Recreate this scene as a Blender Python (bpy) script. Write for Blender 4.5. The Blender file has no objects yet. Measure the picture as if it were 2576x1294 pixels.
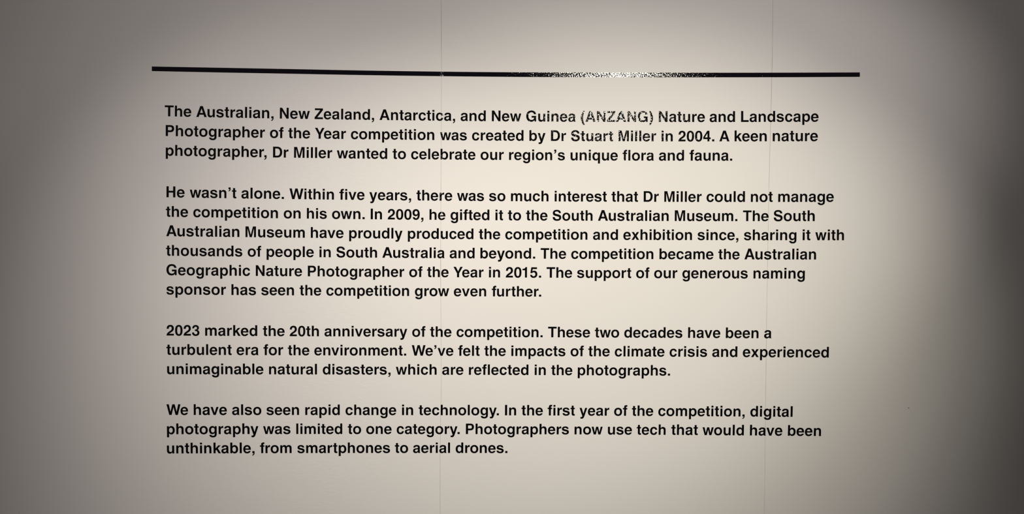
import bpy, math, random
from mathutils import Vector, Matrix, geometry

# ---------------------------------------------------------------- camera, world, lamps, exposure
S = bpy.context.scene
C = S.collection
S.view_settings.view_transform = 'Standard'
S.view_settings.look = 'None'
S.view_settings.gamma = 1.0
S.view_settings.use_curve_mapping = False
S.view_settings.exposure = 0.0

EYE, DIST, FOCAL_PX = 1.55, 2.78, 1932.0
YAW, PITCH, ROLL = 0.01583386, -0.03074891, 0.00642159

def make_camera():
    cam = bpy.data.cameras.new('camera')
    cam.sensor_fit = 'HORIZONTAL'
    cam.sensor_width = 36.0
    cam.lens = 36.0 * FOCAL_PX / 2576.0
    cam.clip_start = 0.05
    o = bpy.data.objects.new('camera', cam)
    C.objects.link(o)
    f = Vector((math.sin(YAW) * math.cos(PITCH), math.cos(YAW) * math.cos(PITCH), math.sin(PITCH)))
    r0 = Vector((math.cos(YAW), -math.sin(YAW), 0))
    u0 = r0.cross(f)
    r = r0 * math.cos(ROLL) + u0 * math.sin(ROLL)
    u = u0 * math.cos(ROLL) - r0 * math.sin(ROLL)
    m = Matrix((r, u, -f)).transposed().to_4x4()
    m.translation = Vector((0, -DIST, EYE))
    o.matrix_world = m
    S.camera = o

make_camera()

w = bpy.data.worlds.new('gallery_dark')
S.world = w
w.use_nodes = True
w.node_tree.nodes['Background'].inputs[0].default_value = (1.0, 0.93, 0.93, 1)
w.node_tree.nodes['Background'].inputs[1].default_value = 0.052

WARM, COOLER = (1.0, 0.935, 0.790), (1.0, 0.915, 0.862)
def spot(name, loc, aim, half, su, blend, roll, watts, radius, tint):
    d = bpy.data.lights.new(name, 'SPOT')
    d.energy = watts
    d.color = tint
    d.spot_size = 2 * half
    d.spot_blend = blend
    d.shadow_soft_size = radius
    o = bpy.data.objects.new(name, d)
    C.objects.link(o)
    L = Vector(loc)
    f = (Vector(aim) - L).normalized()
    u = f.cross(Vector((0, 0, 1))).normalized()
    v = u.cross(f)
    u, v = u * math.cos(roll) + v * math.sin(roll), v * math.cos(roll) - u * math.sin(roll)
    m = Matrix((u * su, v, -f)).transposed().to_4x4()
    m.translation = L
    o.matrix_world = m
    return o

# unseen spots: first read from the sparkle, other three added to shape the wash
spot('unseen_spot', [0.8531, -2.7573, 2.9096], [0.3484, 0.0, 1.2574], 0.3753, 1.3873, 1.0, -0.092, 275.33, 0.05, WARM)
spot('unseen_spot', [1.664, -2.4624, 3.5493], [-0.2384, 0.0, 1.4837], 0.3356, 2.2074, 0.7352, -0.1069, 125.52, 0.05, COOLER)
spot('unseen_spot', [-1.3564, -2.2583, 3.4586], [-0.1917, 0.0, 0.124], 0.4879, 1.1554, 0.9914, -0.6001, 209.36, 0.05, COOLER)
spot('unseen_spot', [-0.4257, -1.6889, 3.5999], [-0.0568, 0.0, 2.6902], 0.8689, 2.3742, 0.7375, -0.254, 42.23, 0.05, COOLER)


# ---------------------------------------------------------------- helpers
def tag(o, label=None, cat=None, group=None, kind=None):
    for k, v in (('label', label), ('category', cat), ('group', group), ('kind', kind)):
        if v:
            o[k] = v
    return o

def mesh_obj(name, verts, faces, mat, parent=None):
    me = bpy.data.meshes.new(name)
    me.from_pydata([tuple(v) for v in verts], [], faces)
    me.materials.append(mat)
    me.update()
    o = bpy.data.objects.new(name, me)
    C.objects.link(o)
    if parent:
        o.parent = parent
    return o

def empty(name, loc, parent=None):
    o = bpy.data.objects.new(name, None)
    o.empty_display_size = 0.05
    C.objects.link(o)
    o.location = loc
    if parent:
        o.parent = parent
    return o

def nodes(name):
    m = bpy.data.materials.new(name)
    m.use_nodes = True
    nt = m.node_tree
    return m, nt, nt.nodes, nt.links, nt.nodes['Principled BSDF']

def math_node(nt, op, a, b=None, c=None):
    n = nt.nodes.new('ShaderNodeMath')
    n.operation = op
    for i, v in enumerate((a, b, c)):
        if v is None:
            continue
        if isinstance(v, (int, float)):
            n.inputs[i].default_value = v
        else:
            nt.links.new(v, n.inputs[i])
    return n.outputs[0]

def noise(nt, vec, scale, detail=2.0, rough=0.5):
    n = nt.nodes.new('ShaderNodeTexNoise')
    n.inputs['Scale'].default_value = scale
    n.inputs['Detail'].default_value = detail
    n.inputs['Roughness'].default_value = rough
    nt.links.new(vec, n.inputs['Vector'])
    return n

def ramp01(nt, val, lo, hi):
    n = nt.nodes.new('ShaderNodeMapRange')
    n.interpolation_type = 'SMOOTHSTEP'
    n.inputs['From Min'].default_value = lo
    n.inputs['From Max'].default_value = hi
    nt.links.new(val, n.inputs['Value'])
    return n.outputs[0]

def mat_wall():
    """painted board: matt warm white, faint roller stipple, brushed-out filler streaks on one broad patch"""
    m, nt, N, L, b = nodes('painted_board')
    pos = N.new('ShaderNodeNewGeometry').outputs['Position']
    sep = N.new('ShaderNodeSeparateXYZ'); L.new(pos, sep.inputs[0])
    big = noise(nt, pos, 1.6, 3)
    mix = N.new('ShaderNodeMix'); mix.data_type = 'RGBA'
    mix.inputs['A'].default_value = (0.765, 0.755, 0.735, 1)
    mix.inputs['B'].default_value = (0.785, 0.775, 0.755, 1)
    L.new(big.outputs['Fac'], mix.inputs['Factor'])
    L.new(mix.outputs['Result'], b.inputs['Base Color'])
    b.inputs['Roughness'].default_value = 0.62
    b.inputs['Specular IOR Level'].default_value = 0.18
    stip = noise(nt, pos, 260, 2)
    mp = N.new('ShaderNodeMapping'); mp.inputs['Scale'].default_value = (45, 45, 115)
    mp.inputs['Rotation'].default_value = (0, 0.12, 0)
    L.new(pos, mp.inputs['Vector'])
    streak = noise(nt, mp.outputs[0], 1.0, 3, 0.6)
    blot = ramp01(nt, noise(nt, pos, 7.0, 2).outputs['Fac'], 0.38, 0.62)
    # the filled patch: an irregular band of the left board next to the joint
    wob = math_node(nt, 'MULTIPLY', math_node(nt, 'SUBTRACT', noise(nt, pos, 3.1, 2).outputs['Fac'], 0.5), 0.6)
    xx = math_node(nt, 'ADD', sep.outputs['X'], wob)
    band = math_node(nt, 'MULTIPLY', ramp01(nt, xx, -1.05, -0.75), ramp01(nt, xx, -0.32, -0.5))
    h = math_node(nt, 'ADD', math_node(nt, 'MULTIPLY', stip.outputs['Fac'], 0.2),
                  math_node(nt, 'MULTIPLY', math_node(nt, 'MULTIPLY', streak.outputs['Fac'], math_node(nt, 'MULTIPLY', band, blot)), 1.0))
    bp = N.new('ShaderNodeBump')
    bp.inputs['Strength'].default_value = 1.0
    bp.inputs['Distance'].default_value = 0.00048
    L.new(h, bp.inputs['Height'])
    L.new(bp.outputs[0], b.inputs['Normal'])
    return m

def mat_plain(name, col, rough=0.7, spec=0.3):
    m, nt, N, L, b = nodes(name)
    pos = N.new('ShaderNodeNewGeometry').outputs['Position']
    n = noise(nt, pos, 14, 4)
    mix = N.new('ShaderNodeMix'); mix.data_type = 'RGBA'
    mix.inputs['A'].default_value = (*[c * 0.88 for c in col], 1)
    mix.inputs['B'].default_value = (*[c * 1.12 for c in col], 1)
    L.new(n.outputs['Fac'], mix.inputs['Factor'])
    L.new(mix.outputs['Result'], b.inputs['Base Color'])
    b.inputs['Roughness'].default_value = rough
    b.inputs['Specular IOR Level'].default_value = spec
    return m

def mat_vinyl(name, col):
    """cut black vinyl pressed onto stippled paint: glossy and finely pebbled, bubbled where it bridges the board joint"""
    m, nt, N, L, b = nodes(name)
    geo = N.new('ShaderNodeNewGeometry')
    pos = geo.outputs['Position']
    sep = N.new('ShaderNodeSeparateXYZ'); L.new(pos, sep.inputs[0])
    b.inputs['Base Color'].default_value = (*col, 1)
    b.inputs['Roughness'].default_value = 0.6
    b.inputs['Specular IOR Level'].default_value = 0.0
    gl = N.new('ShaderNodeBsdfGlossy')
    gl.distribution = 'BECKMANN'
    gl.inputs['Color'].default_value = (1, 1, 1, 1)
    gl.inputs['Roughness'].default_value = 0.19
    mx = N.new('ShaderNodeMixShader')
    mx.inputs[0].default_value = 0.052
    out = N['Material Output']
    L.new(b.outputs[0], mx.inputs[1]); L.new(gl.outputs[0], mx.inputs[2]); L.new(mx.outputs[0], out.inputs['Surface'])
    fine = noise(nt, pos, 235, 1.0, 0.5)
    vm = N.new('ShaderNodeVectorMath'); vm.operation = 'SUBTRACT'
    L.new(fine.outputs['Color'], vm.inputs[0]); vm.inputs[1].default_value = (0.5, 0.5, 0.5)
    # patchy lift: some areas of the film are pebbled harder
    lift = ramp01(nt, noise(nt, pos, 130, 1).outputs['Fac'], 0.62, 0.8)
    dj = math_node(nt, 'ABSOLUTE', math_node(nt, 'ADD', sep.outputs['X'], 0.2125))
    joint = ramp01(nt, dj, 0.010, 0.003)
    amp = math_node(nt, 'ADD', 0.34, math_node(nt, 'ADD', math_node(nt, 'MULTIPLY', lift, 0.35), math_node(nt, 'MULTIPLY', joint, 0.95)))
    sc = N.new('ShaderNodeVectorMath'); sc.operation = 'SCALE'
    L.new(vm.outputs[0], sc.inputs[0]); L.new(amp, sc.inputs['Scale'])
    ad = N.new('ShaderNodeVectorMath'); ad.operation = 'ADD'
    L.new(geo.outputs['Normal'], ad.inputs[0]); L.new(sc.outputs[0], ad.inputs[1])
    nm = N.new('ShaderNodeVectorMath'); nm.operation = 'NORMALIZE'
    L.new(ad.outputs[0], nm.inputs[0])
    L.new(nm.outputs[0], gl.inputs['Normal'])
    return m

M_WALL = mat_wall()
M_CORE = mat_plain('board_core', (0.10, 0.085, 0.07), 0.9, 0.1)
M_FILL = mat_plain('tan_joint_filler', (0.42, 0.365, 0.30), 0.9, 0.1)
M_FLOOR = mat_plain('dark_gallery_floor', (0.035, 0.03, 0.027), 0.5, 0.3)
M_VINYL = mat_vinyl('black_vinyl_lettering', (0.0010, 0.0010, 0.0013))
M_STRIPE = mat_vinyl('black_vinyl_stripe', (0.0028, 0.0020, 0.0050))
M_SCUFF = mat_plain('scuff_grey', (0.13, 0.115, 0.105), 0.8, 0.2)

# ---------------------------------------------------------------- the setting: text wall of butted painted boards, floor
TOP, BACK = 3.3, 0.03
JOINT_A = [(-0.2158, 2.3559), (-0.2137, 2.1581), (-0.2138, 2.002), (-0.2143, 1.7168), (-0.2138, 1.3866), (-0.2103, 1.0032), (-0.2136, 0.7336), (-0.2129, 0.5285)]
JOINT_B = [(0.9789, 2.3832), (0.9799, 2.1983), (0.978, 1.9697), (0.9763, 1.8119), (0.9755, 1.7256), (0.9753, 1.4801), (0.9751, 1.3206), (0.9755, 1.1168), (0.9765, 1.0145), (0.977, 0.8093), (0.9792, 0.5884)]

def edge_line(pts, side, rnd):
    """the edge of a board along a joint, bottom to top; side -1 = left board's edge, +1 = right board's edge"""
    pts = sorted((z, x) for x, z in pts)
    pts = [(0.0, pts[0][1])] + pts + [(TOP, pts[-1][1])]
    out = []
    n = 330
    for i in range(n + 1):
        z = TOP * i / n
        for (z0, x0), (z1, x1) in zip(pts, pts[1:]):
            if z0 <= z <= z1:
                x = x0 + (x1 - x0) * (z - z0) / max(1e-6, z1 - z0)
                break
        out.append((x, z))
    return out

def gap_at(z, k):
    """half width of the open joint: it closes up here and there where filler and paint bridge it"""
    if k == 0:
        g = 0.00042 + 0.00028 * math.sin(z * 5.1 + 0.6) + 0.0002 * math.sin(z * 23.0) + 0.0001 * math.sin(z * 71.0)
        if z < 1.38: g -= 0.00022
        if 1.12 < z < 1.30: g -= 0.0004
        if z > 1.75: g += 0.0002
        return max(0.0001, g * (0.72 if z > 2.1 else 0.5))
    g = 0.00042 + 0.00013 * math.sin(z * 7.3) + 0.00008 * math.sin(z * 47.0)
    return max(0.0002, g * (0.62 + 0.25 * min(1.0, max(0.0, (z - 1.7) / 0.5))))

def board(line_l, line_r, kl, kr, parent):
    """one board: front skin with eased edges along the joints, side walls and back"""
    v, f = [], []
    rows = []
    for (xl, z), (xr, _) in zip(line_l, line_r):
        gl = gap_at(z, kl) if kl is not None else 0.0
        gr = gap_at(z, kr) if kr is not None else 0.0
        e = 0.0006
        row = [(xl + gl, BACK, z), (xl + gl, 0.0008, z), (xl + gl + e, 0.0, z),
               (xr - gr - e, 0.0, z), (xr - gr, 0.0008, z), (xr - gr, BACK, z)]
        rows.append(len(v)); v += row
    for a, b in zip(rows, rows[1:]):
        for i in range(6):
            j = (i + 1) % 6
            f.append((a + i, a + j, b + j, b + i))
    f.append(tuple(rows[0] + i for i in range(5, -1, -1)))
    f.append(tuple(rows[-1] + i for i in range(6)))
    return mesh_obj('wall_board', v, f, M_WALL, parent)

def box(name, x0, x1, y0, y1, z0, z1, mat, parent=None):
    v = [(x, y, z) for x in (x0, x1) for y in (y0, y1) for z in (z0, z1)]
    f = [(0, 1, 3, 2), (4, 6, 7, 5), (0, 4, 5, 1), (2, 3, 7, 6), (0, 2, 6, 4), (1, 5, 7, 3)]
    return mesh_obj(name, v, f, mat, parent)

XL, XR = -4.2, 4.6
fl = box('floor', XL, XR, -5.2, BACK + 0.12, -0.12, 0.0, M_FLOOR)
tag(fl, 'dark gallery floor below the text wall', 'floor', kind='structure')

wall = box('wall_back', XL, XR, BACK, BACK + 0.1, 0.0, TOP, M_CORE)
tag(wall, 'pale warm-white gallery wall of butted painted boards behind the lettering', 'wall', kind='structure')
la = edge_line(JOINT_A, 0, None)
lb = edge_line(JOINT_B, 0, None)
ends = lambda x: [(x, z) for _, z in la]
board(ends(XL), la, None, 0, wall)
board(la, lb, 0, 1, wall)
board(lb, ends(XR), 1, None, wall)

def filler(line, k):
    """the tan filler sunk in a joint between two boards"""
    v, f = [], []
    for x, z in line:
        g = gap_at(z, k) - 0.00002
        y = 0.0007 if k else (0.0005 if z < 1.45 else 0.0009)
        v += [(x - g, y, z), (x + g, y, z), (x + g, y + 0.004, z), (x - g, y + 0.004, z)]
    n = len(line)
    for i in range(n - 1):
        a, b = 4 * i, 4 * i + 4
        f += [(a + j, a + (j + 1) % 4, b + (j + 1) % 4, b + j) for j in range(4)]
    f += [(3, 2, 1, 0), (4 * n - 4, 4 * n - 3, 4 * n - 2, 4 * n - 1)]
    return mesh_obj('joint_filler', v, f, M_FILL, wall)
filler(la, 0)
filler(lb, 1)

# a small dark scuff on the wall, thin with a ragged edge
random.seed(4)
def scuff(cx, cz):
    n = 14
    v, f = [], []
    for y in (0.0, -0.0003):
        for i in range(n):
            a = 2 * math.pi * i / n
            k = 1 + 0.25 * math.sin(i * 2.7)
            v.append((cx + 0.0036 * math.cos(a) * k, y, cz + 0.0011 * math.sin(a) * k - 0.0006 * math.cos(a)))
    f.append(tuple(range(n, 2 * n)))
    f += [(i, (i + 1) % n, n + (i + 1) % n, n + i) for i in range(n)]
    return mesh_obj('scuff_mark', v, f, M_SCUFF, wall)
tag(scuff(*(1.5045, 0.9179)), 'tiny dark scuff')

# ---------------------------------------------------------------- the stripe above the text
FILM, GLUE = 0.00025, 0.00004     # film thickness, and its glue layer on the paint
def stripe():
    top, bot = [(-1.2457, 2.1375), (-1.0229, 2.1356), (-0.7684, 2.1334), (-0.5131, 2.1308), (-0.2143, 2.1293), (0.0569, 2.1295), (0.2573, 2.1306), (0.6306, 2.1336), (1.0344, 2.1377), (1.2992, 2.1412)], [(-1.2458, 2.1213), (-1.023, 2.1188), (-0.7684, 2.1167), (-0.5131, 2.1144), (-0.2142, 2.113), (0.057, 2.113), (0.2574, 2.114), (0.6308, 2.117), (1.0347, 2.1213), (1.2996, 2.1252)]
    def samp(p, t):
        x0, x1 = p[0][0], p[-1][0]
        x = x0 + (x1 - x0) * t
        for i in range(len(p) - 1):
            if x <= p[i + 1][0] + 1e-9:
                a, b = p[i], p[i + 1]
                p0 = p[i - 1] if i else a
                p3 = p[i + 2] if i + 2 < len(p) else b
                u = (x - a[0]) / (b[0] - a[0])
                m0 = (b[1] - p0[1]) / (b[0] - p0[0]) * (b[0] - a[0])
                m1 = (p3[1] - a[1]) / (p3[0] - a[0]) * (b[0] - a[0])
                z = (2*u**3 - 3*u**2 + 1) * a[1] + (u**3 - 2*u**2 + u) * m0 + (3*u**2 - 2*u**3) * b[1] + (u**3 - u**2) * m1
                return x, z
        return p[-1]
    n = 90
    ox, oz = top[0][0], bot[0][1]
    v, f = [], []
    for i in range(n + 1):
        t = i / n
        (xa, za), (xb, zb) = samp(top, t), samp(bot, t)
        v += [(xa - ox, -GLUE, za - oz), (xa - ox, -FILM, za - oz), (xb - ox, -FILM, zb - oz), (xb - ox, -GLUE, zb - oz)]
    for i in range(n):
        a, b = 4 * i, 4 * i + 4
        f += [(a + 1, a + 2, b + 2, b + 1), (a, a + 1, b + 1, b), (a + 2, a + 3, b + 3, b + 2), (a + 3, a, b, b + 3)]
    f += [(0, 3, 2, 1), (4 * n, 4 * n + 1, 4 * n + 2, 4 * n + 3)]
    o = mesh_obj('stripe', v, f, M_STRIPE)
    o.location = (ox, 0, oz)
    return o
tag(stripe(), 'long thin glossy black stripe on the wall above all the lettering', 'stripe')

# ---------------------------------------------------------------- letter shapes (bold grotesque), units of 1/1000 em
# M/L x y, C = cubic; Z closes; a contour list per piece: outer first, then its holes
def R(x0, y0, x1, y1):
    return 'M%g %g L%g %g L%g %g L%g %g' % (x0, y0, x1, y0, x1, y1, x0, y1)
def P(*pts):
    return 'M' + ' L'.join('%g %g' % p for p in pts)
G = {}
G['I'] = [[R(64, 0, 214, 718)]]
G['l'] = [[R(69, 0, 209, 718)]]
G['i'] = [[R(69, 0, 209, 532)], [R(69, 595, 209, 718)]]
G['T'] = [[P((230, 0), (380, 0), (380, 595), (598, 595), (598, 718), (14, 718), (14, 595), (230, 595))]]
G['L'] = [[P((76, 0), (583, 0), (583, 123), (226, 123), (226, 718), (76, 718))]]
G['H'] = [[P((71, 0), (221, 0), (221, 308), (501, 308), (501, 0), (651, 0), (651, 718), (501, 718), (501, 431), (221, 431), (221, 718), (71, 718))]]
G['N'] = [[P((69, 0), (210, 0), (210, 486), (507, 0), (654, 0), (654, 718), (513, 718), (513, 236), (219, 718), (69, 718))]]
G['M'] = [[P((69, 0), (204, 0), (204, 567), (346, 0), (487, 0), (630, 567), (630, 0), (765, 0), (765, 718), (561, 718), (417, 170), (273, 718), (69, 718))]]
G['A'] = [[P((20, 0), (178, 0), (230, 152), (494, 152), (544, 0), (702, 0), (448, 718), (275, 718)), P((270, 271), (454, 271), (362, 545))]]
G['W'] = [[P((188, 0), (343, 0), (472, 522), (601, 0), (756, 0), (939, 718), (781, 718), (676, 222), (552, 718), (392, 718), (268, 222), (163, 718), (5, 718))]]
G['Y'] = [[P((258, 0), (408, 0), (408, 270), (653, 718), (486, 718), (336, 415), (182, 718), (15, 718), (258, 270))]]
G['Z'] = [[P((25, 0), (586, 0), (586, 123), (214, 123), (582, 600), (582, 718), (43, 718), (43, 595), (396, 595), (25, 118))]]
G['D'] = [['M76 0 L364 0 C562 0 685 140 685 359 C685 580 562 718 364 718 L76 718',
           'M226 123 L344 123 C466 123 535 208 535 359 C535 510 466 595 344 595 L226 595']]
G['P'] = [['M76 0 L226 0 L226 256 L390 256 C540 256 627 348 627 490 C627 632 537 718 394 718 L76 718',
           'M226 379 L364 379 C441 379 480 416 480 487 C480 558 441 595 364 595 L226 595']]
G['S'] = [['M186 240 L39 240 C44 72 150 -19 338 -19 C518 -19 629 70 629 217 C629 322 571 386 450 416 L284 457 C213 474 190 494 190 538 C190 588 240 617 320 617 C408 617 458 580 463 509 L604 509 C602 650 500 737 328 737 C154 737 48 653 48 510 C48 405 104 347 235 314 L400 273 C461 257 486 234 486 190 C486 136 436 103 346 103 C246 103 190 152 186 240']]
G['G'] = [['M713 376 L404 376 L404 254 L577 254 C567 165 498 107 397 107 C273 107 194 203 194 357 C194 515 270 612 394 612 C484 612 541 568 561 486 L706 486 C690 642 570 737 393 737 C180 737 44 588 44 355 C44 127 178 -19 374 -19 C470 -19 542 16 596 86 L608 0 L713 0']]
G['0'] = [['M278 710 C115 710 32 585 32 345 C32 107 115 -19 278 -19 C441 -19 524 107 524 345 C524 585 441 710 278 710',
           'M278 594 C350 594 382 515 382 345 C382 177 350 98 278 98 C206 98 174 177 174 345 C174 515 206 594 278 594']]
G['1'] = [['M238 0 L378 0 L378 710 L274 710 C257 628 190 588 69 588 L69 490 L238 490']]
G['2'] = [['M511 0 L511 122 L212 122 C232 148 260 167 345 221 C464 300 511 373 511 474 C511 619 425 710 284 710 C136 710 45 625 40 476 L40 448 L176 448 C180 545 211 590 276 590 C335 590 368 547 368 472 C368 403 335 362 226 289 C88 196 30 122 26 0']]
G['3'] = [['M214 313 L214 411 C310 411 352 440 352 506 C352 562 320 594 266 594 C206 594 176 556 174 484 L44 484 C47 625 130 710 266 710 C400 710 484 637 484 521 C484 450 455 403 395 374 C472 345 516 285 516 200 C516 66 420 -19 268 -19 C116 -19 30 63 27 215 L163 215 C166 136 202 97 270 97 C336 97 378 139 378 205 C378 280 330 313 214 313']]
G['4'] = [[P((306, 0), (441, 0), (441, 150), (526, 150), (526, 266), (441, 266), (441, 710), (292, 710), (27, 280), (27, 150), (306, 150)), P((306, 266), (306, 535), (138, 266))]]
G['5'] = [['M488 698 L107 698 L43 303 L171 303 C189 338 220 356 261 356 C330 356 376 305 376 226 C376 149 330 99 262 99 C205 99 171 130 163 190 L27 190 C38 58 125 -19 262 -19 C416 -19 516 81 516 236 C516 376 428 472 303 472 C257 472 222 460 182 429 L205 576 L488 576']]
G['9'] = [['M262 710 C120 710 30 612 30 463 C30 322 116 228 244 228 C305 228 352 252 382 301 C380 168 340 97 266 97 C218 97 190 124 181 172 L46 172 C58 52 135 -19 262 -19 C430 -19 522 115 522 357 C522 588 430 710 262 710',
           'M270 592 C332 592 374 541 374 467 C374 394 333 345 273 345 C210 345 171 393 171 466 C171 542 210 592 270 592']]
G['.'] = [[R(64, 0, 214, 140)]]
G[','] = [['M64 140 L214 140 L214 14 C214 -80 160 -148 64 -166 L64 -102 C112 -88 137 -52 138 0 L64 0']]
G['\u2019'] = [['M69 718 L209 718 L209 600 C209 514 160 462 69 445 L69 506 C112 518 134 547 135 590 L69 590']]
G['('] = [['M204 734 L314 734 C230 580 189 420 189 263 C189 105 230 -55 314 -208 L204 -208 C95 -55 35 110 35 263 C35 420 95 580 204 734']]
G[')'] = [['M129 734 L19 734 C103 580 144 420 144 263 C144 105 103 -55 19 -208 L129 -208 C238 -55 298 110 298 263 C298 420 238 580 129 734']]
G['o'] = [['M306 546 C140 546 34 436 34 266 C34 96 140 -14 306 -14 C472 -14 578 96 578 266 C578 436 472 546 306 546',
           'M306 432 C389 432 438 370 438 266 C438 162 389 100 306 100 C223 100 174 162 174 266 C174 370 223 432 306 432']]
G['n'] = [['M65 532 L200 532 L200 452 C234 515 285 546 352 546 C475 546 546 468 546 340 L546 0 L406 0 L406 315 C406 388 370 426 308 426 C245 426 205 386 205 318 L205 0 L65 0']]
G['h'] = [['M65 718 L205 718 L205 460 C240 516 287 546 352 546 C475 546 546 468 546 340 L546 0 L406 0 L406 315 C406 388 370 426 308 426 C245 426 205 386 205 318 L205 0 L65 0']]
G['m'] = [['M64 532 L198 532 L198 462 C232 518 280 546 343 546 C405 546 452 517 477 464 C515 520 562 546 625 546 C752 546 826 478 826 355 L826 0 L686 0 L686 322 C686 390 655 426 602 426 C547 426 515 385 515 318 L515 0 L375 0 L375 322 C375 390 344 426 291 426 C236 426 204 385 204 318 L204 0 L64 0']]
G['r'] = [['M64 532 L199 532 L199 437 C232 508 282 546 345 546 C355 546 360 545 373 542 L373 402 C352 406 335 407 318 407 C240 407 204 365 204 285 L204 0 L64 0']]
BOWL = ['M62 532 L196 532 L196 458 C230 518 278 546 345 546 C485 546 578 435 578 264 C578 95 482 -14 343 -14 C279 -14 236 12 202 64 L202 %d L62 %d',
        'M320 430 C392 430 438 368 438 266 C438 164 392 102 320 102 C246 102 202 164 202 266 C202 370 246 430 320 430']
G['p'] = [[BOWL[0] % (-207, -207), BOWL[1]]]
_b = [BOWL[0] % (-186, -186), BOWL[1]]
G['g'] = [['M553 532 L419 532 L419 455 C385 518 335 546 268 546 C133 546 40 437 40 276 C40 112 130 -4 262 -4 C330 -4 375 22 413 76 L413 -4 C413 -70 378 -105 310 -105 C250 -105 215 -86 205 -45 L62 -45 C70 -155 160 -217 300 -217 C465 -217 553 -140 553 5',
           'M296 428 C370 428 413 368 413 272 C413 172 370 112 296 112 C224 112 180 172 180 272 C180 368 224 428 296 428']]
G['c'] = [['M524 342 C513 470 425 546 290 546 C132 546 34 437 34 262 C34 92 130 -14 288 -14 C421 -14 510 65 524 198 L389 198 C378 134 346 100 291 100 C219 100 174 160 174 262 C174 372 216 432 291 432 C348 432 380 403 389 342']]
G['e'] = [['M526 228 C528 245 528 252 528 262 C528 445 432 546 276 546 C122 546 23 438 23 262 C23 88 120 -14 272 -14 C394 -14 487 46 519 151 L381 151 C366 113 330 95 279 95 C210 95 168 140 163 228',
           'M165 318 L384 318 C379 392 340 434 275 434 C211 434 172 393 165 318']]
G['a'] = [['M527 17 L527 0 L380 0 C370 18 366 34 365 58 C322 8 272 -14 209 -14 C98 -14 29 52 29 152 C29 246 80 299 195 314 L290 327 C340 334 358 350 358 381 C358 420 330 438 272 438 C212 438 184 418 178 370 L46 370 C52 485 130 546 277 546 C420 546 494 492 494 385 L494 95 C494 55 500 38 527 17',
           'M354 260 C335 250 318 245 285 239 L243 231 C190 221 167 199 167 158 C167 118 194 95 240 95 C308 95 354 140 354 205']]
G['s'] = [['M164 168 L30 168 C36 50 122 -14 278 -14 C428 -14 519 55 519 166 C519 248 475 292 380 316 L235 352 C190 363 175 374 175 397 C175 426 208 442 265 442 C330 442 360 418 362 372 L495 372 C491 482 410 546 268 546 C125 546 40 480 40 372 C40 300 82 255 170 234 L328 195 C366 186 381 174 381 150 C381 115 345 94 280 94 C205 94 172 118 164 168']]
G['t'] = [['M309 529 L309 436 L228 436 L228 150 C228 115 236 106 268 106 C282 106 292 107 309 110 L309 2 C285 -4 262 -6 235 -6 C135 -6 88 38 88 130 L88 436 L10 436 L10 529 L88 529 L88 676 L228 676 L228 529']]
G['f'] = [['M318 726 L318 616 C300 618 290 619 280 619 C250 619 236 607 236 580 L236 529 L318 529 L318 436 L236 436 L236 0 L96 0 L96 436 L10 436 L10 529 L96 529 L96 590 C96 682 150 728 252 728 C277 728 300 727 318 726']]
G['k'] = [[P((69, 0), (209, 0), (209, 182), (262, 237), (398, 0), (562, 0), (358, 333), (550, 532), (382, 532), (209, 340), (209, 718), (69, 718))]]
G['v'] = [[P((204, 0), (352, 0), (543, 532), (396, 532), (278, 152), (160, 532), (13, 532))]]
G['w'] = [[P((160, 0), (308, 0), (390, 365), (472, 0), (620, 0), (769, 532), (628, 532), (546, 166), (462, 532), (318, 532), (234, 166), (152, 532), (10, 532))]]
G['x'] = [[P((15, 0), (180, 0), (278, 166), (376, 0), (541, 0), (363, 273), (534, 532), (372, 532), (278, 374), (184, 532), (22, 532), (193, 273))]]
G['y'] = [['M10 532 L160 532 L278 150 L392 532 L539 532 L347 -40 C307 -160 262 -214 164 -214 C132 -214 105 -211 74 -204 L74 -91 C92 -95 106 -97 122 -97 C170 -97 200 -74 200 -38 C200 -22 196 -8 188 12']]
def transform(piece, fn):
    out = []
    for c in piece:
        nums, res = c.replace('M', ' M ').replace('L', ' L ').replace('C', ' C ').split(), []
        i = 0
        while i < len(nums):
            if nums[i] in 'MLC':
                res.append(nums[i]); i += 1
            else:
                x, y = fn(float(nums[i]), float(nums[i + 1]))
                res.append('%g %g' % (x, y)); i += 2
        out.append(' '.join(res))
    return out
G['b'] = [transform(_b, lambda x, y: (x - 1, 532 - y))]
G['d'] = [transform(_b, lambda x, y: (612 - x, 532 - y))]
G['q'] = [transform(G['p'][0], lambda x, y: (612 - x, y))]
G['u'] = [transform(G['n'][0], lambda x, y: (611 - x, 532 - y))]

WIDTH = {'A': 722, 'D': 722, 'G': 778, 'H': 722, 'I': 278, 'L': 611, 'M': 833, 'N': 722, 'P': 667, 'S': 667, 'T': 611, 'W': 944, 'Y': 667, 'Z': 611, 'a': 556, 'b': 611, 'c': 556, 'd': 611, 'e': 556, 'f': 333, 'g': 611, 'h': 611, 'i': 278, 'k': 556, 'l': 278, 'm': 889, 'n': 611, 'o': 611, 'p': 611, 'q': 611, 'r': 389, 's': 556, 't': 333, 'u': 611, 'v': 556, 'w': 778, 'x': 556, 'y': 556, '0': 556, '1': 556, '2': 556, '3': 556, '4': 556, '5': 556, '9': 556, '.': 278, ',': 278, ' ': 278, '’': 278, '(': 333, ')': 333}
KERN = {'Au': -40, 'We': -35, 'Wi': -10, 'Ye': -80, 'r.': -50, 'r,': -60, 'y.': -80, 'rt': 20, 'ow': -15, 'ov': -15, 'av': -15, 'ay': -20, 'ro': -15, 'rg': -15, 'rs': -10, 'ke': -10, 'nv': -20, 'hy': -20, 'fo': -10, 'fe': -10, 'wo': -20, 'wa': -15, 'va': -20, 'yo': -25, '01': -40, 'fu': -30, 'co': -10, 'fr': -15}

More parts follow.
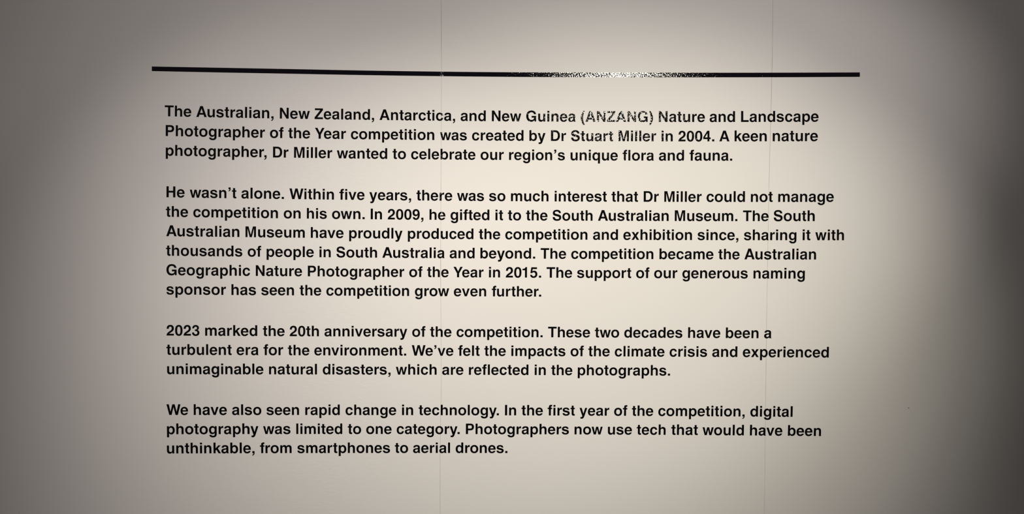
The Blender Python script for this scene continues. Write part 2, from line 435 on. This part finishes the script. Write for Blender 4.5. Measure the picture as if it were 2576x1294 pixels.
def flatten(path):
    t = path.replace('M', ' M ').replace('L', ' L ').replace('C', ' C ').split()
    pts, i, op = [], 0, 'M'
    while i < len(t):
        if t[i] in 'MLC':
            op = t[i]; i += 1
            continue
        if op == 'C':
            p = pts[-1]
            a, b, c = [(float(t[i + 2 * k]), float(t[i + 2 * k + 1])) for k in range(3)]
            i += 6
            n = 9
            for s in range(1, n + 1):
                q = s / n
                pts.append(tuple((1 - q) ** 3 * p[k] + 3 * (1 - q) ** 2 * q * a[k] + 3 * (1 - q) * q * q * b[k] + q ** 3 * c[k] for k in (0, 1)))
        else:
            pts.append((float(t[i]), float(t[i + 1]))); i += 2
    if math.hypot(pts[0][0] - pts[-1][0], pts[0][1] - pts[-1][1]) < 1e-6:
        pts.pop()
    return pts

GLYPH = {}
def glyph(ch):
    """flat triangulated outline plus its edge loops, cached per character"""
    if ch not in GLYPH:
        verts, tris, loops = [], [], []
        for piece in G[ch]:
            cs = [flatten(c) for c in piece]
            for k, c in enumerate(cs):
                area = sum(a[0] * b[1] - b[0] * a[1] for a, b in zip(c, c[1:] + c[:1]))
                if (area > 0) != (k == 0):
                    c.reverse()
            base = len(verts)
            for tri in geometry.tessellate_polygon([[Vector((x, y, 0)) for x, y in c] for c in cs]):
                tris.append(tuple(base + i for i in tri))
            for c in cs:
                loops.append((len(verts), len(c)))
                verts += c
        fixed = []
        for a, b, c in tris:
            (ax, ay), (bx, by), (cx, cy) = verts[a], verts[b], verts[c]
            fixed.append((a, b, c) if (bx - ax) * (cy - ay) - (cx - ax) * (by - ay) > 0 else (a, c, b))
        GLYPH[ch] = verts, fixed, loops
    return GLYPH[ch]

def word_mesh(text, em, parent, name):
    v, f = [], []
    x = 0.0
    k = em / 1000.0
    for i, ch in enumerate(text):
        if i:
            x += KERN.get(text[i - 1] + ch, 0)
        gv, gt, gl = glyph(ch)
        n, b = len(gv), len(v)
        v += [((x + px) * k, -FILM, py * k) for px, py in gv]
        v += [((x + px) * k, -GLUE, py * k) for px, py in gv]
        f += [(b + p, b + q, b + r) for p, q, r in gt]
        f += [(b + n + p, b + n + r, b + n + q) for p, q, r in gt]
        for s, m in gl:
            for j in range(m):
                p, q = b + s + j, b + s + (j + 1) % m
                f.append((p, n + p, n + q, q))
        x += WIDTH[ch]
    return mesh_obj(name, v, f, M_VINYL, parent)

# every word as it is stuck on the wall: text, left end of its baseline (x, z), tilt, letter size (em)
LINES = [
    [('The', -1.2021, 1.9611, -0.0128, 0.05442), ('Australian,', -1.0903, 1.9596, -0.0103, 0.0546), ('New', -0.7953, 1.9566, -0.0078, 0.05415), ('Zealand,', -0.6689, 1.9557, -0.0056, 0.05369), ('Antarctica,', -0.4362, 1.9544, -0.0026, 0.05337), ('and', -0.1456, 1.9536, -0.0002, 0.05361), ('New', -0.0355, 1.9536, 0.0011, 0.05358), ('Guinea', 0.0896, 1.9538, 0.003, 0.05381), ('(ANZANG)', 0.287, 1.9544, 0.0056, 0.05365), ('Nature', 0.5676, 1.956, 0.0082, 0.05448), ('and', 0.7541, 1.9575, 0.0099, 0.05468), ('Landscape', 0.8656, 1.9586, 0.0121, 0.05515)],
    [('Photographer', -1.2025, 1.8908, -0.01, 0.05465), ('of', -0.829, 1.8871, -0.0076, 0.0542), ('the', -0.7625, 1.8866, -0.0067, 0.05359), ('Year', -0.6673, 1.8859, -0.0055, 0.05403), ('competition', -0.5395, 1.8852, -0.0032, 0.05386), ('was', -0.2185, 1.8842, -0.0009, 0.05293), ('created', -0.1046, 1.8841, 0.0008, 0.05363), ('by', 0.1006, 1.8843, 0.0022, 0.05352), ('Dr', 0.1778, 1.8845, 0.003, 0.05356), ('Stuart', 0.2525, 1.8847, 0.0042, 0.05337), ('Miller', 0.4226, 1.8855, 0.0059, 0.05387), ('in', 0.5784, 1.8864, 0.0069, 0.05394), ('2004.', 0.6416, 1.8868, 0.0079, 0.05422), ('A', 0.7909, 1.888, 0.0089, 0.05429), ('keen', 0.8435, 1.8885, 0.0098, 0.05498), ('nature', 0.9825, 1.8899, 0.0114, 0.05565)],
    [('photographer,', -1.202, 1.8206, -0.0088, 0.05452), ('Dr', -0.8205, 1.8172, -0.0066, 0.05415), ('Miller', -0.7449, 1.8168, -0.0054, 0.05407), ('wanted', -0.5887, 1.8159, -0.0037, 0.05384), ('to', -0.3888, 1.8152, -0.0025, 0.05362), ('celebrate', -0.3234, 1.815, -0.001, 0.0535), ('our', -0.0735, 1.8148, 0.0006, 0.05357), ('region’s', 0.0277, 1.8149, 0.0021, 0.05324), ('unique', 0.2496, 1.8153, 0.0039, 0.05379), ('flora', 0.4409, 1.8161, 0.0053, 0.05351), ('and', 0.5718, 1.8168, 0.0063, 0.05412), ('fauna.', 0.6836, 1.8175, 0.0075, 0.05429)],
    [('He', -1.2012, 1.6718, -0.0094, 0.05496), ('wasn’t', -1.1149, 1.671, -0.0082, 0.05435), ('alone.', -0.9315, 1.6695, -0.0066, 0.05444), ('Within', -0.7583, 1.6683, -0.0051, 0.05364), ('five', -0.58, 1.6674, -0.0039, 0.05397), ('years,', -0.472, 1.667, -0.0028, 0.05358), ('there', -0.3028, 1.6666, -0.0015, 0.05375), ('was', -0.1564, 1.6664, -0.0004, 0.05339), ('so', -0.0417, 1.6663, 0.0004, 0.05353), ('much', 0.0354, 1.6664, 0.0013, 0.05358), ('interest', 0.1932, 1.6666, 0.0027, 0.05369), ('that', 0.4021, 1.6671, 0.0038, 0.05376), ('Dr', 0.5157, 1.6676, 0.0045, 0.05391), ('Miller', 0.5909, 1.6679, 0.0054, 0.05387), ('could', 0.7466, 1.6688, 0.0065, 0.05471), ('not', 0.9065, 1.6698, 0.0074, 0.05447), ('manage', 1.0064, 1.6705, 0.0085, 0.05517)],
    [('the', -1.2005, 1.6018, -0.008, 0.05427), ('competition', -1.104, 1.601, -0.0064, 0.0545), ('on', -0.7805, 1.5989, -0.0048, 0.0541), ('his', -0.6992, 1.5986, -0.0042, 0.05338), ('own.', -0.6073, 1.5982, -0.0033, 0.05428), ('In', -0.47, 1.5977, -0.0026, 0.05371), ('2009,', -0.4068, 1.5976, -0.0019, 0.05341), ('he', -0.2584, 1.5973, -0.0011, 0.05356), ('gifted', -0.1811, 1.5972, -0.0003, 0.05354), ('it', -0.0205, 1.5972, 0.0004, 0.05352), ('to', 0.0273, 1.5972, 0.0008, 0.05353), ('the', 0.093, 1.5973, 0.0013, 0.05346), ('South', 0.1881, 1.5974, 0.0021, 0.05311), ('Australian', 0.3533, 1.5978, 0.0035, 0.054), ('Museum.', 0.63, 1.5987, 0.005, 0.05437), ('The', 0.8815, 1.6, 0.006, 0.05408), ('South', 0.9927, 1.6007, 0.0068, 0.05499)],
    [('Australian', -1.2002, 1.5321, -0.006, 0.05489), ('Museum', -0.9196, 1.5304, -0.0043, 0.05421), ('have', -0.6853, 1.5294, -0.0031, 0.05429), ('proudly', -0.5473, 1.529, -0.0021, 0.05377), ('produced', -0.336, 1.5286, -0.0007, 0.05361), ('the', -0.0773, 1.5284, 0.0003, 0.05322), ('competition', 0.0173, 1.5284, 0.0013, 0.05362), ('and', 0.3357, 1.5288, 0.0024, 0.05377), ('exhibition', 0.4461, 1.5291, 0.0033, 0.05398), ('since,', 0.7161, 1.53, 0.0043, 0.05437), ('sharing', 0.8854, 1.5307, 0.0051, 0.05452), ('it', 1.0979, 1.5318, 0.0056, 0.05507), ('with', 1.1474, 1.5321, 0.0059, 0.05481)],
    [('thousands', -1.201, 1.4617, -0.0047, 0.05452), ('of', -0.9102, 1.4604, -0.0037, 0.0543), ('people', -0.8438, 1.4601, -0.003, 0.05411), ('in', -0.6544, 1.4595, -0.0024, 0.0539), ('South', -0.5917, 1.4594, -0.0018, 0.05364), ('Australia', -0.4257, 1.4591, -0.0009, 0.05371), ('and', -0.1831, 1.4589, -0.0001, 0.05351), ('beyond.', -0.0739, 1.4589, 0.0006, 0.05396), ('The', 0.1469, 1.459, 0.0012, 0.05344), ('competition', 0.2568, 1.4592, 0.002, 0.05381), ('became', 0.5763, 1.4598, 0.0029, 0.05426), ('the', 0.7935, 1.4605, 0.0034, 0.05358), ('Australian', 0.8887, 1.4608, 0.0039, 0.0551)],
    [('Geographic', -1.2018, 1.3917, -0.0033, 0.05462), ('Nature', -0.8832, 1.3907, -0.0022, 0.05415), ('Photographer', -0.6967, 1.3903, -0.0012, 0.05374), ('of', -0.3293, 1.3899, -0.0004, 0.05359), ('the', -0.2637, 1.3899, -0.0001, 0.05351), ('Year', -0.1685, 1.3898, 0.0002, 0.05302), ('in', -0.0428, 1.3899, 0.0005, 0.05352), ('2015.', 0.0203, 1.3899, 0.0007, 0.0542), ('The', 0.169, 1.39, 0.0011, 0.05357), ('support', 0.2791, 1.3901, 0.0014, 0.05343), ('of', 0.4937, 1.3905, 0.0017, 0.05391), ('our', 0.5592, 1.3906, 0.0019, 0.0543), ('generous', 0.6618, 1.3908, 0.0022, 0.05429), ('naming', 0.9205, 1.3913, 0.0025, 0.05487)],
    [('sponsor', -1.2016, 1.3219, -0.0021, 0.0547), ('has', -0.9707, 1.3214, -0.0016, 0.05456), ('seen', -0.8616, 1.3213, -0.0012, 0.05385), ('the', -0.7231, 1.3211, -0.0009, 0.05355), ('competition', -0.6279, 1.321, -0.0004, 0.05372), ('grow', -0.3089, 1.3209, 0.0001, 0.05376), ('even', -0.1672, 1.3209, 0.0004, 0.05356), ('further.', -0.0292, 1.321, 0.0006, 0.05335)],
    [('2023', -1.2022, 1.1734, -0.0013, 0.05479), ('marked', -1.0657, 1.1733, -0.0009, 0.05474), ('the', -0.8556, 1.1731, -0.0006, 0.0538), ('20th', -0.7599, 1.173, -0.0005, 0.05373), ('anniversary', -0.6345, 1.173, -0.0002, 0.05381), ('of', -0.318, 1.1729, 0, 0.05364), ('the', -0.2524, 1.1729, 0.0001, 0.05348), ('competition.', -0.1573, 1.1729, 0.0001, 0.05359), ('These', 0.176, 1.173, 0.0001, 0.05381), ('two', 0.3465, 1.173, 0.0001, 0.05365), ('decades', 0.4527, 1.173, -0.0001, 0.05409), ('have', 0.6843, 1.173, -0.0002, 0.05448), ('been', 0.8228, 1.1729, -0.0004, 0.05438), ('a', 0.9651, 1.1729, -0.0006, 0.05488)],
    [('turbulent', -1.2023, 1.1036, 0.0002, 0.05456), ('era', -0.9508, 1.1037, 0.0004, 0.05465), ('for', -0.8536, 1.1037, 0.0005, 0.05485), ('the', -0.7658, 1.1037, 0.0005, 0.05332), ('environment.', -0.671, 1.1038, 0.0005, 0.05398), ('We’ve', -0.3178, 1.104, 0.0004, 0.05352), ('felt', -0.1502, 1.104, 0.0003, 0.05377), ('the', -0.0551, 1.1041, 0.0002, 0.05352), ('impacts', 0.0401, 1.1041, 0, 0.05365), ('of', 0.2576, 1.1041, -0.0002, 0.05375), ('the', 0.3232, 1.1041, -0.0004, 0.05382), ('climate', 0.4189, 1.104, -0.0007, 0.05378), ('crisis', 0.6193, 1.1039, -0.0011, 0.0541), ('and', 0.7757, 1.1037, -0.0014, 0.05468), ('experienced', 0.8881, 1.1036, -0.0021, 0.05502)],
    [('unimaginable', -1.2031, 1.0333, 0.0016, 0.05452), ('natural', -0.8366, 1.0339, 0.0015, 0.05407), ('disasters,', -0.6412, 1.0342, 0.0012, 0.05379), ('which', -0.3756, 1.0345, 0.0009, 0.05363), ('are', -0.2087, 1.0346, 0.0006, 0.05358), ('reflected', -0.1134, 1.0347, 0.0002, 0.05357), ('in', 0.1256, 1.0347, -0.0002, 0.05368), ('the', 0.1885, 1.0347, -0.0004, 0.05311), ('photographs.', 0.2829, 1.0347, -0.0011, 0.05392)],
    [('We', -1.2031, 0.8847, 0.0028, 0.0543), ('have', -1.1086, 0.8849, 0.0026, 0.05513), ('also', -0.9684, 0.8853, 0.0024, 0.05449), ('seen', -0.8443, 0.8856, 0.0021, 0.05384), ('rapid', -0.7062, 0.8859, 0.0018, 0.05387), ('change', -0.5589, 0.8862, 0.0014, 0.05347), ('in', -0.3561, 0.8864, 0.001, 0.05375), ('technology.', -0.2927, 0.8865, 0.0004, 0.05354), ('In', 0.0186, 0.8866, -0.0003, 0.0537), ('the', 0.0814, 0.8866, -0.0006, 0.05361), ('first', 0.1768, 0.8865, -0.0011, 0.05404), ('year', 0.2934, 0.8864, -0.0016, 0.05362), ('of', 0.4187, 0.8862, -0.0021, 0.05402), ('the', 0.4849, 0.886, -0.0025, 0.05376), ('competition,', 0.5805, 0.8858, -0.0036, 0.05439), ('digital', 0.9186, 0.8846, -0.0051, 0.05491)],
    [('photography', -1.2051, 0.8144, 0.004, 0.05487), ('was', -0.8557, 0.8158, 0.0033, 0.05419), ('limited', -0.7391, 0.8162, 0.0028, 0.05388), ('to', -0.5495, 0.8167, 0.0023, 0.05391), ('one', -0.484, 0.8169, 0.0019, 0.05381), ('category.', -0.3734, 0.8171, 0.0012, 0.05371), ('Photographers', -0.1242, 0.8174, -0.0005, 0.05382), ('now', 0.273, 0.8172, -0.0019, 0.05389), ('use', 0.395, 0.8169, -0.0026, 0.05414), ('tech', 0.5035, 0.8166, -0.0033, 0.05365), ('that', 0.63, 0.8162, -0.0041, 0.05446), ('would', 0.745, 0.8157, -0.0051, 0.05448), ('have', 0.9166, 0.8148, -0.0063, 0.05512), ('been', 1.0568, 0.8139, -0.0073, 0.05545)],
    [('unthinkable,', -1.2058, 0.744, 0.0054, 0.05485), ('from', -0.8676, 0.7458, 0.0045, 0.05422), ('smartphones', -0.7332, 0.7464, 0.0033, 0.05394), ('to', -0.3788, 0.7476, 0.0021, 0.0538), ('aerial', -0.3136, 0.7477, 0.0015, 0.05362), ('drones.', -0.1588, 0.7479, 0.0004, 0.05398)],
]
BLOCKS = [
    (0, 3, 'three-line block of black lettering directly under the black stripe, beginning The Australian'),
    (3, 9, 'tallest block of black lettering on the wall, six lines, beginning He wasn\u2019t alone'),
    (9, 12, 'three-line block of black lettering whose first line starts with the year 2023'),
    (12, 15, 'lowest three-line block of black lettering on the wall, ending with aerial drones'),
]
for a, b, label in BLOCKS:
    x0, z0 = LINES[a][0][1], LINES[b - 1][0][2]
    para = empty('text_paragraph', (x0, 0, z0))
    tag(para, label, 'wall text', 'paragraphs of black lettering on the text wall')
    for row in LINES[a:b]:
        line = empty('text_line', (row[0][1] - x0, 0, row[0][2] - z0), para)
        for text, x, z, tilt, em in row:
            o = word_mesh(text, em, line, 'word')
            o.location = (x - row[0][1], 0, z - row[0][2])
            o.rotation_euler = (0, -tilt, 0)
